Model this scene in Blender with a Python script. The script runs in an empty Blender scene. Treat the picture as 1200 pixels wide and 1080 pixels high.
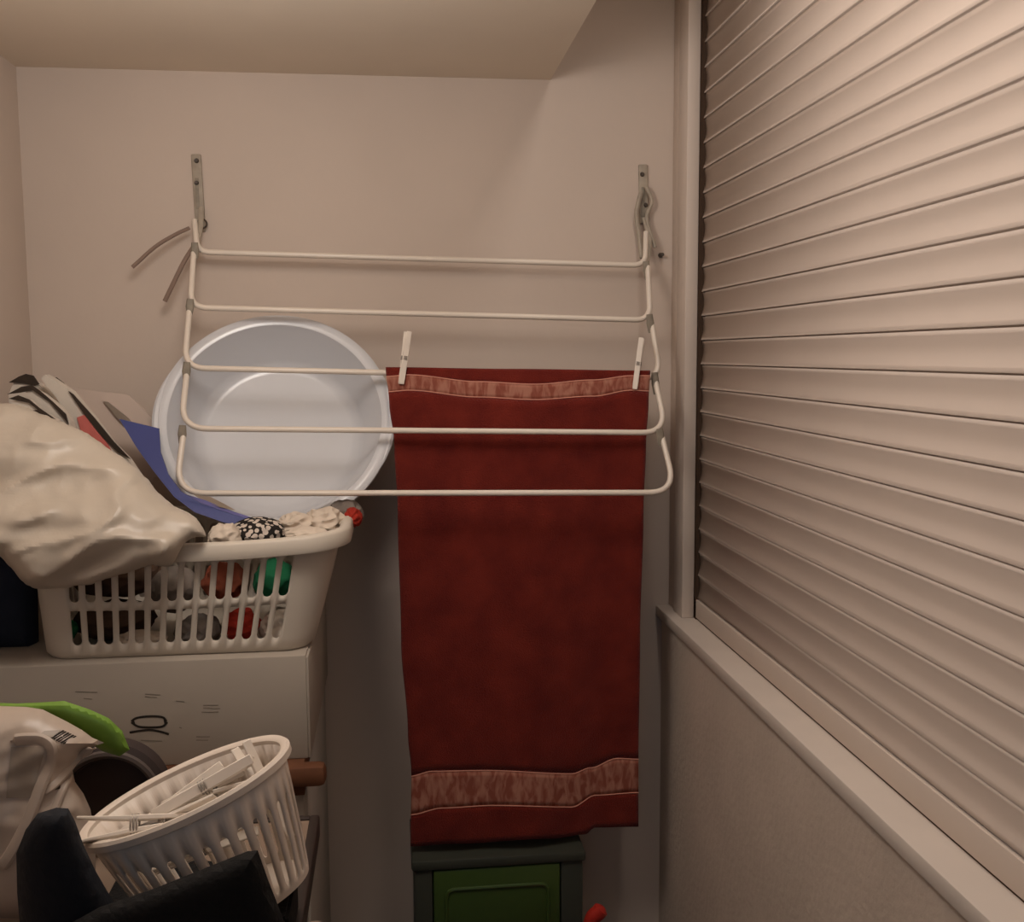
import bpy, bmesh, math, random
from mathutils import Vector, Matrix, noise
from mathutils.geometry import delaunay_2d_cdt

random.seed(7)
sc = bpy.context.scene
COL = sc.collection
PI = math.pi

# ------------------------------------------------------------------ camera
F = 1200.0
CAM = Vector((0.0, 0.0, 1.55))
pit = math.atan(125 / 1200)
yaw = math.atan(140 / 1200 * math.cos(pit))
roll = math.radians(0.35)
rt = Vector((math.cos(yaw), -math.sin(yaw), 0))
fw = Vector((math.sin(yaw) * math.cos(pit), math.cos(yaw) * math.cos(pit), -math.sin(pit)))
up = rt.cross(fw)
RT = rt * math.cos(roll) - up * math.sin(roll)
UP = up * math.cos(roll) + rt * math.sin(roll)
cd = bpy.data.cameras.new('camera')
cam = bpy.data.objects.new('camera', cd)
COL.objects.link(cam)
M = Matrix.Identity(4)
for i in range(3):
    M[i][0] = RT[i]; M[i][1] = UP[i]; M[i][2] = -fw[i]; M[i][3] = CAM[i]
cam.matrix_world = M
cd.sensor_width = 36
cd.lens = 36 * F / 1200
cd.clip_start = 0.02
sc.camera = cam


def ray(px, py):
    return fw + RT * ((px - 600) / F) - UP * ((py - 540) / F)


def P(px, py, Y):
    """the point of the upright plane y = Y that lies in that direction"""
    d = ray(px, py)
    return CAM + d * (Y / d.y)


# ------------------------------------------------------------------ materials
def srgb(c):
    def f(v):
        v /= 255
        return v / 12.92 if v <= 0.04045 else ((v + 0.055) / 1.055) ** 2.4
    return (f(c[0]), f(c[1]), f(c[2]), 1)


def mat(name, col, rough=0.6, spec=0.4, var=0.0, vscale=8, bump=0.0, bscale=60, trans=0.0, sheen=0.0, col2=None, metallic=0):
    m = bpy.data.materials.new(name)
    m.use_nodes = True
    nt = m.node_tree
    b = nt.nodes['Principled BSDF']
    c = srgb(col)
    b.inputs['Base Color'].default_value = c
    b.inputs['Roughness'].default_value = rough
    b.inputs['Specular IOR Level'].default_value = spec
    b.inputs['Metallic'].default_value = metallic
    b.inputs['Transmission Weight'].default_value = trans
    b.inputs['Sheen Weight'].default_value = sheen
    tc = nt.nodes.new('ShaderNodeTexCoord')
    if var > 0:
        n = nt.nodes.new('ShaderNodeTexNoise')
        n.inputs['Scale'].default_value = vscale
        n.inputs['Detail'].default_value = 5
        nt.links.new(tc.outputs['Object'], n.inputs['Vector'])
        r = nt.nodes.new('ShaderNodeValToRGB')
        c2 = srgb(col2) if col2 else tuple(v * (1 - var) for v in c[:3]) + (1,)
        r.color_ramp.elements[0].position = 0.3
        r.color_ramp.elements[1].position = 0.7
        r.color_ramp.elements[0].color = c2
        r.color_ramp.elements[1].color = c
        nt.links.new(n.outputs['Fac'], r.inputs['Fac'])
        nt.links.new(r.outputs['Color'], b.inputs['Base Color'])
    if bump > 0:
        n2 = nt.nodes.new('ShaderNodeTexNoise')
        n2.inputs['Scale'].default_value = bscale
        n2.inputs['Detail'].default_value = 4
        nt.links.new(tc.outputs['Object'], n2.inputs['Vector'])
        bp = nt.nodes.new('ShaderNodeBump')
        bp.inputs['Strength'].default_value = bump
        bp.inputs['Distance'].default_value = 0.01
        nt.links.new(n2.outputs['Fac'], bp.inputs['Height'])
        nt.links.new(bp.outputs['Normal'], b.inputs['Normal'])
    return m


def band_mat(name, ca, cb):
    """woven band with slanting leaf pattern"""
    m = mat(name, ca, rough=0.9, spec=0.1)
    nt = m.node_tree
    b = nt.nodes['Principled BSDF']
    tc = nt.nodes.new('ShaderNodeTexCoord')
    mp = nt.nodes.new('ShaderNodeMapping')
    mp.inputs['Rotation'].default_value = (0, math.radians(52), 0)
    mp.inputs['Scale'].default_value = (1.0, 1.0, 0.35)
    nt.links.new(tc.outputs['Object'], mp.inputs['Vector'])
    w = nt.nodes.new('ShaderNodeTexNoise')
    w.inputs['Scale'].default_value = 75
    w.inputs['Detail'].default_value = 3
    w.inputs['Distortion'].default_value = 0.6
    nt.links.new(mp.outputs['Vector'], w.inputs['Vector'])
    r = nt.nodes.new('ShaderNodeValToRGB')
    r.color_ramp.elements[0].position = 0.4
    r.color_ramp.elements[1].position = 0.62
    r.color_ramp.elements[0].color = srgb(ca)
    r.color_ramp.elements[1].color = srgb(cb)
    nt.links.new(w.outputs['Fac'], r.inputs['Fac'])
    nt.links.new(r.outputs['Color'], b.inputs['Base Color'])
    return m


MT = {
    'wall_dim': mat('light_cutting_wall', (96, 90, 88), 0.85, 0.2, 0.05, 3),  # unseen front wall, darkened to cut light bounced low into the room
    'wall': mat('wall_paint', (204, 188, 175), 0.75, 0.25, 0.06, 3, 0.05, 40),
    'wall_low': mat('wall_plaster', (206, 190, 176), 0.9, 0.15, 0.10, 7, 0.22, 70),
    'ceil': mat('ceiling_paint', (228, 214, 196), 0.85, 0.2, 0.05, 3),
    'floor': mat('floor_tile', (72, 68, 66), 0.5, 0.4, 0.2, 4),
    'shutter': mat('shutter_slat', (208, 193, 182), 0.55, 0.35, 0.04, 6),
    'rail': mat('painted_rail', (205, 190, 178), 0.5, 0.4, 0.03, 8),
    'sill': mat('sill_paint', (206, 194, 184), 0.6, 0.3, 0.05, 10),
    'gap': mat('dark_gap', (70, 55, 45), 0.9, 0.1),
    'bar': mat('white_enamel', (224, 212, 198), 0.32, 0.5, 0.03, 20),
    'hinge': mat('worn_hinge', (150, 140, 125), 0.6, 0.4, 0.3, 60),
    'bracket': mat('grey_bracket', (172, 160, 144), 0.6, 0.4, 0.25, 50),
    'screw': mat('dark_screw', (70, 60, 52), 0.5, 0.5),
    'cord': mat('grey_brown_cord', (136, 116, 104), 0.8, 0.2),
    'basin': mat('white_blue_plastic', (208, 209, 213), 0.2, 0.5, 0.03, 6),
    'towel': mat('red_terry', (124, 42, 31), 0.95, 0.05, 0.35, 14, 0.6, 420, sheen=0.15, col2=(100, 29, 23)),
    'band': band_mat('towel_band', (138, 78, 64), (172, 118, 100)),
    'thread': mat('band_thread', (214, 150, 130), 0.9, 0.1),
    'peg': mat('peg_plastic', (232, 221, 208), 0.45, 0.4),
    'spring': mat('spring_steel', (158, 148, 138), 0.4, 0.5),
    'basket': mat('basket_plastic', (208, 198, 184), 0.45, 0.4, 0.03, 10),
    'pegbasket': mat('peg_basket_plastic', (222, 208, 194), 0.45, 0.4, 0.04, 20),
    'bag': mat('carrier_bag_film', (192, 180, 165), 0.4, 0.45, 0.08, 10, 0.12, 35),
    'card': mat('white_carton', (172, 162, 150), 0.8, 0.15, 0.08, 5),
    'ink': mat('printed_ink', (48, 44, 40), 0.8, 0.1),
    'ink_faint': mat('faint_ink', (134, 126, 116), 0.8, 0.1),
    'navy': mat('dark_navy', (44, 50, 64), 0.8, 0.2, 0.2, 20, 0.2, 120),
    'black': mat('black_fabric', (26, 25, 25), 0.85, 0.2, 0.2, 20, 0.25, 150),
    'blackblue': mat('black_padding', (27, 30, 37), 0.8, 0.25, 0.25, 15, 0.2, 90),
    'wood': mat('brown_wood', (112, 72, 50), 0.6, 0.3, 0.35, 12),
    'cab': mat('white_cabinet', (176, 168, 158), 0.6, 0.3, 0.05, 8),
    'tabletop': mat('taupe_tabletop', (140, 120, 104), 0.6, 0.3, 0.12, 10),
    'tablerim': mat('dark_rim', (46, 36, 32), 0.5, 0.4),
    'paper': mat('booklet_pages', (196, 186, 174), 0.85, 0.15, 0.06, 20),
    'paper2': mat('pink_white_sheet', (204, 186, 174), 0.85, 0.15, 0.05, 10),
    'dark_slit': mat('painted_slit_dark', (50, 40, 32), 0.7, 0.25),
    'redprint': mat('red_page', (196, 106, 98), 0.8, 0.2, 0.2, 30),
    'blue': mat('blue_folder', (62, 70, 130), 0.5, 0.4, 0.08, 12),
    'lilac': mat('lilac_edge', (108, 106, 160), 0.5, 0.4),
    'green_cloth': mat('green_cloth', (40, 112, 76), 0.9, 0.1, 0.2, 30, 0.06, 45),
    'rust_cloth': mat('rust_cloth', (150, 82, 62), 0.9, 0.1, 0.2, 30, 0.06, 45),
    'red_cloth': mat('red_cloth', (166, 52, 40), 0.9, 0.1, 0.2, 30, 0.06, 45),
    'grey_cloth': mat('grey_cloth', (134, 124, 116), 0.9, 0.1, 0.3, 30, 0.06, 45),
    'white_cloth': mat('white_cloth', (214, 200, 184), 0.9, 0.1, 0.08, 30, 0.06, 45),
    'brown_cloth': mat('brown_cloth', (96, 76, 64), 0.9, 0.1, 0.3, 30, 0.06, 45),
    'dots': None,
    'bin_frame': mat('bin_frame', (58, 60, 52), 0.45, 0.4),
    'bin_green': mat('bin_green', (62, 82, 38), 0.3, 0.5, 0.1, 6),
    'red_plastic': mat('red_plastic', (176, 44, 34), 0.4, 0.45),
    'beige': mat('beige_plastic', (178, 156, 142), 0.55, 0.35, 0.05, 10),
    'pack': mat('white_pack_film', (176, 160, 146), 0.4, 0.45, 0.10, 9, 0.05, 30),
    'pack_dim': mat('grey_pack_film', (144, 130, 116), 0.45, 0.4, 0.1, 9),
    'pack_green': mat('green_pack_film', (112, 150, 54), 0.4, 0.4, 0.25, 14),
    'roll': mat('dark_rubber', (58, 48, 46), 0.7, 0.25, 0.1, 20),
    'roll_rim': mat('grey_rubber_edge', (82, 72, 68), 0.6, 0.3),
}


def dot_mat():
    m = mat('black_white_spots', (44, 40, 38), 0.9, 0.1)
    nt = m.node_tree
    b = nt.nodes['Principled BSDF']
    tc = nt.nodes.new('ShaderNodeTexCoord')
    v = nt.nodes.new('ShaderNodeTexVoronoi')
    v.inputs['Scale'].default_value = 88
    nt.links.new(tc.outputs['Object'], v.inputs['Vector'])
    r = nt.nodes.new('ShaderNodeValToRGB')
    r.color_ramp.interpolation = 'CONSTANT'
    r.color_ramp.elements[0].color = srgb((205, 192, 180))
    r.color_ramp.elements[1].position = 0.47
    r.color_ramp.elements[1].color = srgb((44, 40, 38))
    nt.links.new(v.outputs['Distance'], r.inputs['Fac'])
    nt.links.new(r.outputs['Color'], b.inputs['Base Color'])
    return m


MT['dots'] = dot_mat()


# ------------------------------------------------------------------ object helpers
def tag(o, label=None, cat=None, group=None, kind=None):
    if label: o['label'] = label
    if cat: o['category'] = cat
    if group: o['group'] = group
    if kind: o['kind'] = kind
    return o


def empty(name, loc, label=None, cat=None, group=None, kind=None):
    o = bpy.data.objects.new(name, None)
    o.empty_display_size = 0.05
    COL.objects.link(o)
    o.location = loc
    return tag(o, label, cat, group, kind)


def obj(name, bm, m, parent=None, smooth=True, recalc=True):
    """links a bmesh (in world coordinates, or in the parent's frame when local) as one object"""
    if recalc:
        bmesh.ops.recalc_face_normals(bm, faces=bm.faces)
    me = bpy.data.meshes.new(name)
    bm.to_mesh(me)
    bm.free()
    me.materials.append(m)
    if smooth:
        for p in me.polygons: p.use_smooth = True
        me.set_sharp_from_angle(angle=math.radians(38))
    o = bpy.data.objects.new(name, me)
    COL.objects.link(o)
    if parent is not None:
        o.parent = parent
        # all geometry is written in world coordinates; the parent's own placement is taken out of the vertices
        mw = parent.matrix_basis.copy()
        q = parent.parent
        while q is not None:
            mw = q.matrix_basis @ mw
            q = q.parent
        me.transform(mw.inverted())
    return o


def obj_at(name, bm, m, loc, smooth=True):
    """top-level one-mesh thing with its origin at loc"""
    o = obj(name, bm, m, None, smooth)
    o.data.transform(Matrix.Translation(-Vector(loc)))
    o.location = loc
    return o


def box(bm, x0, x1, y0, y1, z0, z1, bev=0.0, mtx=None):
    r = bmesh.ops.create_cube(bm, size=1)
    vs = r['verts']
    for v in vs:
        v.co = Vector((x0 + (v.co.x + .5) * (x1 - x0), y0 + (v.co.y + .5) * (y1 - y0), z0 + (v.co.z + .5) * (z1 - z0)))
    if bev > 0:
        es = list({e for v in vs for e in v.link_edges})
        rr = bmesh.ops.bevel(bm, geom=es, offset=bev, segments=2, affect='EDGES', profile=0.5)
        vs = list({v for f in rr['faces'] for v in f.verts} | {v for v in vs if v.is_valid})
    if mtx is not None:
        bmesh.ops.transform(bm, matrix=mtx, verts=vs)
    return vs


def B(*a, **k):
    bm = bmesh.new()
    box(bm, *a, **k)
    return bm


def smooth_path(pts, n=6):
    """Catmull-Rom through the points"""
    out = []
    p = [Vector(q) for q in pts]
    p = [p[0] * 2 - p[1]] + p + [p[-1] * 2 - p[-2]]
    for i in range(1, len(p) - 2):
        a, b, c, d = p[i - 1], p[i], p[i + 1], p[i + 2]
        for k in range(n):
            t = k / n
            out.append(0.5 * ((2 * b) + (c - a) * t + (2 * a - 5 * b + 4 * c - d) * t * t + (3 * b - a - 3 * c + d) * t ** 3))
    out.append(p[-2])
    return out


def round_path(pts, rad=0.03, n=7):
    """polyline with rounded corners"""
    p = [Vector(q) for q in pts]
    out = [p[0]]
    for i in range(1, len(p) - 1):
        a, b, c = p[i - 1], p[i], p[i + 1]
        r1 = min(rad, (a - b).length * 0.49); r2 = min(rad, (c - b).length * 0.49)
        s = b + (a - b).normalized() * r1
        e = b + (c - b).normalized() * r2
        for k in range(n + 1):
            t = k / n
            out.append(s * (1 - t) ** 2 + b * 2 * t * (1 - t) + e * t * t)
    out.append(p[-1])
    return out


def tube(bm, pts, r, seg=10, flat=1.0):
    pts = [Vector(q) for q in pts]
    n = len(pts)
    tang = []
    for i in range(n):
        tang.append((pts[min(i + 1, n - 1)] - pts[max(i - 1, 0)]).normalized())
    ref = Vector((0, 1, 0)) if abs(tang[0].y) < 0.9 else Vector((0, 0, 1))
    nrm = (ref - tang[0] * ref.dot(tang[0])).normalized()
    rings = []
    for i in range(n):
        nrm = (nrm - tang[i] * nrm.dot(tang[i])).normalized()
        bi = tang[i].cross(nrm)
        rr = r[i] if isinstance(r, (list, tuple)) else r
        rings.append([bm.verts.new(pts[i] + nrm * (math.cos(2 * PI * k / seg) * rr * flat) + bi * (math.sin(2 * PI * k / seg) * rr)) for k in range(seg)])
    for i in range(n - 1):
        for k in range(seg):
            bm.faces.new((rings[i][k], rings[i][(k + 1) % seg], rings[i + 1][(k + 1) % seg], rings[i + 1][k]))
    bm.faces.new(rings[0][::-1]); bm.faces.new(rings[-1])


def T(pts, r, seg=10, flat=1.0):
    bm = bmesh.new()
    tube(bm, pts, r, seg, flat)
    return bm


def prism(poly, Y, thick, rows=None, bm=None):
    """a flat plate cut to an outline on the upright plane y = Y; rows gives each corner its own Y"""
    bm = bm or bmesh.new()
    f, k = [], []
    for i, (px, py) in enumerate(poly):
        y = rows[i] if rows else Y
        p = P(px, py, y)
        f.append(bm.verts.new(p)); k.append(bm.verts.new(p + Vector((0, thick, 0))))
    n = len(f)
    bm.faces.new(f); bm.faces.new(k[::-1])
    for i in range(n):
        j = (i + 1) % n
        bm.faces.new((f[i], k[i], k[j], f[j]))
    return bm


def seg_dist(p, a, b):
    ab = b - a
    t = max(0, min(1, (p - a).dot(ab) / max(ab.length_squared, 1e-9)))
    return (p - a - ab * t).length


def inside(p, poly):
    c = False
    j = len(poly) - 1
    for i in range(len(poly)):
        a, b = poly[i], poly[j]
        if (a.y > p.y) != (b.y > p.y) and p.x < (b.x - a.x) * (p.y - a.y) / (b.y - a.y) + a.x:
            c = not c
        j = i
    return c


def inflate(outline, Yf, depth, rad, step=6, disp=None, back=0.7, zmin=None):
    """a pillow with the given outline: flat seam at the edge, swelling to the middle on both sides"""
    if not callable(Yf):
        y0 = Yf
        Yf = lambda a, b: y0
    base = [Vector(q) for q in outline]
    ring = []
    for i in range(len(base)):
        a, b = base[i], base[(i + 1) % len(base)]
        m = max(1, int((b - a).length / step))
        for k in range(m): ring.append(a + (b - a) * (k / m))
    pts = list(ring)
    x0 = min(p.x for p in ring); x1 = max(p.x for p in ring); y0_ = min(p.y for p in ring); y1 = max(p.y for p in ring)
    row = 0
    y = y0_ + step * 0.5
    while y < y1:
        x = x0 + (step * 0.5 if row % 2 else 0)
        while x < x1:
            q = Vector((x, y))
            if inside(q, ring):
                d = min(seg_dist(q, ring[i], ring[(i + 1) % len(ring)]) for i in range(len(ring)))
                if d > step * 0.55: pts.append(q)
            x += step
        y += step * 0.87; row += 1
    n = len(ring)
    vs, es, fs, _, _, _ = delaunay_2d_cdt(pts, [(i, (i + 1) % n) for i in range(n)], [], 1, 1e-5)
    bm = bmesh.new()
    fr, bk = [], []
    for v in vs:
        q = Vector((v.x, v.y))
        d = min(seg_dist(q, ring[i], ring[(i + 1) % n]) for i in range(n))
        t = min(d / rad, 1)
        h = depth * math.sqrt(max(0, 1 - (1 - t) ** 2))
        e = disp(q.x, q.y) * min(1, d / (rad * 0.3)) if disp else 0
        Y = Yf(q.x, q.y)
        a = bm.verts.new(P(q.x, q.y, Y - h - e))
        fr.append(a)
        bk.append(a if d < 1e-3 else bm.verts.new(P(q.x, q.y, Y + h * back)))
    for f in fs:
        try: bm.faces.new([fr[i] for i in f])
        except ValueError: pass
        b = [bk[i] for i in f][::-1]
        try: bm.faces.new(b)
        except ValueError: pass
    return bm


def lathe(bm, prof, seg=64, mtx=None):
    rings = []
    for r, z in prof:
        if r < 1e-6:
            rings.append([bm.verts.new((0, 0, z))])
        else:
            rings.append([bm.verts.new((r * math.cos(2 * PI * k / seg), r * math.sin(2 * PI * k / seg), z)) for k in range(seg)])
    for a, b in zip(rings, rings[1:]):
        for k in range(seg):
            j = (k + 1) % seg
            if len(a) == 1 and len(b) == 1: continue
            if len(a) == 1: bm.faces.new((a[0], b[k], b[j]))
            elif len(b) == 1: bm.faces.new((a[k], a[j], b[0]))
            else: bm.faces.new((a[k], a[j], b[j], b[k]))
    if mtx is not None:
        bmesh.ops.transform(bm, matrix=mtx, verts=bm.verts)


def crumple(center, rx, ry, rz, seed, amp=0.25, freq=9, sub=5):
    """a crumpled wad of cloth: sharp creases, flat facets"""
    bm = bmesh.new()
    bmesh.ops.create_icosphere(bm, subdivisions=sub, radius=1)
    off = Vector((seed * 3.7, seed * 1.9, seed * 5.3))
    for v in bm.verts:
        n = v.co.normalized()
        w = n * 1.6 + off
        a = 1 - abs(noise.noise(w * 0.75)) * 2
        b = 1 - abs(noise.noise(w * 1.25 + Vector((5, 2, 8)))) * 2
        k = 1 + amp * (0.6 * a + 0.4 * b - 0.3)
        q = n * k
        v.co = Vector(center) + Vector((q.x * rx, q.y * ry, q.z * rz))
    return bm


# ------------------------------------------------------------------ slotted basket
def rr_columns(a, b, r, slots_x, slots_y, fill=0.62, cols=6):
    """columns round a rounded rectangle: list of (unit position function arguments)"""
    out = []

    def straight(kind, n):
        for i in range(n):
            t0 = i / n; t1 = (i + 1) / n; g = (1 - fill) / 2 / n
            out.append((kind, t0, None, None))
            for k in range(cols + 1):
                s = -1 + 2 * k / cols
                out.append((kind, t0 + g + (t1 - t0 - 2 * g) * k / cols, s, (kind, i)))
        out.append((kind, 1.0, None, None))

    def corner(kind):
        for k in range(1, 8): out.append((kind, k / 8, None, None))

    straight('F', slots_x); corner('c0'); straight('R', slots_y); corner('c1')
    straight('K', slots_x); corner('c2'); straight('L', slots_y); corner('c3')
    return out


def oval_columns(n, fill=0.5, cols=4):
    out = []
    for i in range(n):
        g = (1 - fill) / 2
        out.append(('E', i / n, None, None))
        for k in range(cols + 1):
            out.append(('E', (i + g + fill * k / cols) / n, -1 + 2 * k / cols, ('E', i)))
    return out


def rr_point(kind, t, a, b, r):
    if kind == 'E':
        c, s_ = math.cos(2 * PI * t), math.sin(2 * PI * t)
        return Vector((a * c, b * s_)), Vector((b * c, a * s_)).normalized()
    if kind == 'F': return Vector((-a + r + (2 * a - 2 * r) * t, -b)), Vector((0, -1))
    if kind == 'R': return Vector((a, -b + r + (2 * b - 2 * r) * t)), Vector((1, 0))
    if kind == 'K': return Vector((a - r - (2 * a - 2 * r) * t, b)), Vector((0, 1))
    if kind == 'L': return Vector((-a, b - r - (2 * b - 2 * r) * t)), Vector((-1, 0))
    k = int(kind[1])
    cx, cy, s = [(a - r, -b + r, -PI / 2), (a - r, b - r, 0), (-a + r, b - r, PI / 2), (-a + r, -b + r, PI)][k]
    an = s + t * PI / 2
    n = Vector((math.cos(an), math.sin(an)))
    return Vector((cx, cy)) + n * r, n


def slotted_basket(top, bot, h, cols, rows, thick, dip=0.0, shift=(0, 0), skirt=0.0):
    """top/bot = (a, b, r); rows = [(v0, v1)] slot rows; returns the wall bmesh and the rim path (local frame, z = 0 at base)"""
    bm = bmesh.new()
    grid, path = [], []
    levels = [0.0, 0.035]
    for v0, v1 in rows: levels += [v0, v0 * 0.6 + v1 * 0.4, v1]
    levels += [1.0]
    for kind, t, s, sid in cols:
        pt, nt_ = rr_point(kind, t, *top)
        pb, nb = rr_point(kind, t, *bot)
        pt = pt + Vector(shift)
        dz = -dip * (1 - min(1, (abs(pt.x - shift[0]) / top[0])) ** 2)
        col = []
        vs = [(0.0, 0), (0.035, 0)]
        for i, (v0, v1) in enumerate(rows):
            arc = 0
            if s is not None: arc = (1 - math.sqrt(max(0, 1 - s * s)))
            w = 0.028
            vs += [(v0 + arc * w * 1.2, 1), (v0 * 0.6 + v1 * 0.4, 1), (v1 - arc * (w * 1.2 if i == len(rows) - 1 else 0.004), 1)]
        vs += [(1.0, 0)]
        for v, _ in vs:
            p = pb.lerp(pt, v ** 0.9)
            if skirt and v < 0.03: p = p - nb * skirt
            col.append(bm.verts.new((p.x, p.y, v * h + dz * v)))
        grid.append((col, sid))
        path.append((Vector((pt.x, pt.y, h + dz)), Vector((nt_.x, nt_.y, 0))))
    n = len(grid)
    hole = set()
    for i in range(len(rows)): hole |= {2 + 3 * i, 3 + 3 * i}
    for i in range(n):
        c0, s0 = grid[i]; c1, s1 = grid[(i + 1) % n]
        for k in range(len(c0) - 1):
            if s0 is not None and s0 == s1 and k in hole: continue
            try: bm.faces.new((c0[k], c1[k], c1[k + 1], c0[k + 1]))
            except ValueError: pass
    floor = [g[0][0] for g in grid]
    bm.faces.new(floor[::-1])
    return bm, path


def rim_sweep(path, prof):
    bm = bmesh.new()
    rings = [[bm.verts.new(p + n * a + Vector((0, 0, z))) for a, z in prof] for p, n in path]
    m = len(rings); k = len(prof)
    for i in range(m):
        for j in range(k):
            bm.faces.new((rings[i][j], rings[(i + 1) % m][j], rings[(i + 1) % m][(j + 1) % k], rings[i][(j + 1) % k]))
    return bm


def solidify(o, t, off=0.0):
    md = o.modifiers.new('thickness', 'SOLIDIFY')
    md.thickness = t
    md.offset = off
    return o


# ================================================================== THE ROOM
YB = 2.40            # back wall
XL = P(28, 250, YB).x            # left wall
ZS = P(768, 708, YB).z           # sill top
XR = P(768, 708, YB).x + 0.016   # face of the parapet below the window
XS = P(814, 716, 2.27).x         # plane of the shutter
ZSOF = P(335, 86, YB).z          # underside of the dropped ceiling
XSOF = P(645, 89, YB).x
tag(obj('floor', B(XL - .1, 0.9, -1.3, YB + .1, -0.08, 0.0), MT['floor'], smooth=False), kind='structure')
tag(obj('wall_back', B(XL - .1, 0.9, YB, YB + .1, 0, 2.62), MT['wall'], smooth=False), kind='structure')
tag(obj('wall_left', B(XL - .1, XL, -1.3, YB, 0, 2.62), MT['wall'], smooth=False), kind='structure')
tag(obj('wall_front', B(XL - .1, 0.9, -1.4, -1.3, 0, 2.62), MT['wall_dim'], smooth=False), kind='structure')
bm = B(XR, 0.9, -1.3, YB, 0, ZS - 0.026)
tag(obj('wall_right', bm, MT['wall_low'], smooth=False), kind='structure')
bm = B(XL, XSOF, -1.3, YB, ZSOF, 2.62)
box(bm, XSOF, 0.9, -1.3, YB, 2.52, 2.62)
tag(obj('ceiling', bm, MT['ceil'], smooth=False), kind='structure')

# the window: sill, fixed frame post; the shutter that closes it is a thing of its own
win = empty('window_1', (0.66, 1.2, ZS), kind='structure')
obj('window_sill', B(XR - 0.016, 0.9, -1.3, YB - 0.002, ZS - 0.026, ZS, bev=0.003), MT['sill'], win)
obj('frame_post', B(XS - .027, 0.9, 2.335, YB - 0.001, ZS, 2.5, bev=0.003), MT['wall'], win)

sh = empty('roller_shutter', (XS, 1.2, ZS), 'closed white roller shutter of horizontal slats filling the window above the sill', 'roller shutter')
Y0, Y1 = -1.2, 2.262
bm = bmesh.new()
pitch = 0.0537
z = ZS + 0.0468
prof = []
for i in range(28):
    for k in range(9):
        t = k / 8
        prof.append((XS + 0.0030 * t + 0.0040 * math.sin(PI * t), z + 0.0030 + (pitch - 0.0030) * t))
    prof.append((XS + 0.0085, z + pitch + 0.0002))
    prof.append((XS + 0.0085, z + pitch + 0.0026))
    prof.append((XS + 0.0005, z + pitch + 0.0024))
    z += pitch
va = [bm.verts.new((x, Y0, zz)) for x, zz in prof]
vb = [bm.verts.new((x, Y1, zz)) for x, zz in prof]
for i in range(len(prof) - 1):
    bm.faces.new((va[i], va[i + 1], vb[i + 1], vb[i]))
cur = obj('slat_curtain', bm, MT['shutter'], sh, recalc=False)
solidify(cur, 0.002, -1)
obj('bottom_bar', B(XS - 0.004, XS + 0.010, Y0, Y1, ZS + 0.004, ZS + 0.0465, bev=0.002), MT['rail'], sh)
obj('bottom_seal', B(XS - 0.001, XS + 0.008, Y0, Y1, ZS, ZS + 0.005), MT['gap'], sh)
g = obj('guide_rail', B(XS - .033, XS - 0.004, 2.262, 2.334, ZS, 2.5, bev=0.003), MT['rail'], sh)
obj('guide_groove', B(XS - 0.004, XS + 0.0125, 2.248, 2.330, ZS, 2.5), MT['gap'], g)

# ================================================================== DRYING RACK
rk = empty('wall_drying_rack', P(490, 240, YB), 'white metal clothes drying rack with five bars folded down from the back wall', 'drying rack')
YBAR = [2.335, 2.275, 2.215, 2.155, 2.095]
BR = 0.0062
bars = [
    [(228, 258, 2.375), (231, 292, 2.335), (250, 296, 2.335), (738, 315, 2.335), (756, 311, 2.335), (757, 272, 2.375)],
    [(227, 296, 2.330), (223, 357, 2.275), (246, 364, 2.275), (740, 378, 2.275), (762, 375, 2.275), (759, 312, 2.330)],
    [(222, 362, 2.272), (216, 428, 2.215), (240, 431, 2.215), (742, 447, 2.215), (774, 444, 2.215), (764, 380, 2.272)],
    [(219, 436, 2.212), (212, 499, 2.155), (238, 502, 2.155), (742, 509, 2.155), (781, 507, 2.155), (768, 445, 2.212)],
    [(215, 508, 2.152), (206, 575, 2.095), (236, 577, 2.095), (752, 577, 2.095), (792, 577, 2.095), (776, 512, 2.152)],
]
for k, b in enumerate(bars):
    w = [P(*q) for q in b]
    w = [w[0], w[1], w[4], w[5]]
    # a straight run with one round bend at each end
    path = round_path([w[0], P(b[1][0], b[1][1] + 3, b[1][2]), P(b[4][0], b[4][1], b[4][2]), w[3]], rad=[.03, .036, .045, .055, .06][k], n=10)
    obj('bar', T(path, BR, 12), MT['bar'], rk)
for a, c, Y in [((228, 284), (229, 303), 2.328), ((223, 350), (222, 368), 2.268), ((219, 424), (218, 446), 2.208), ((214, 498), (213, 520), 2.148),
                ((757, 306), (759, 328), 2.328), ((761, 368), (763, 390), 2.268), ((767, 436), (769, 462), 2.208), ((773, 502), (775, 522), 2.148)]:
    p, q = P(a[0], a[1], Y), P(c[0], c[1], Y)
    obj('hinge_plate', T([p, p.lerp(q, .5), q], [0.007, 0.009, 0.006], 8, 0.5), MT['hinge'], rk)
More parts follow.
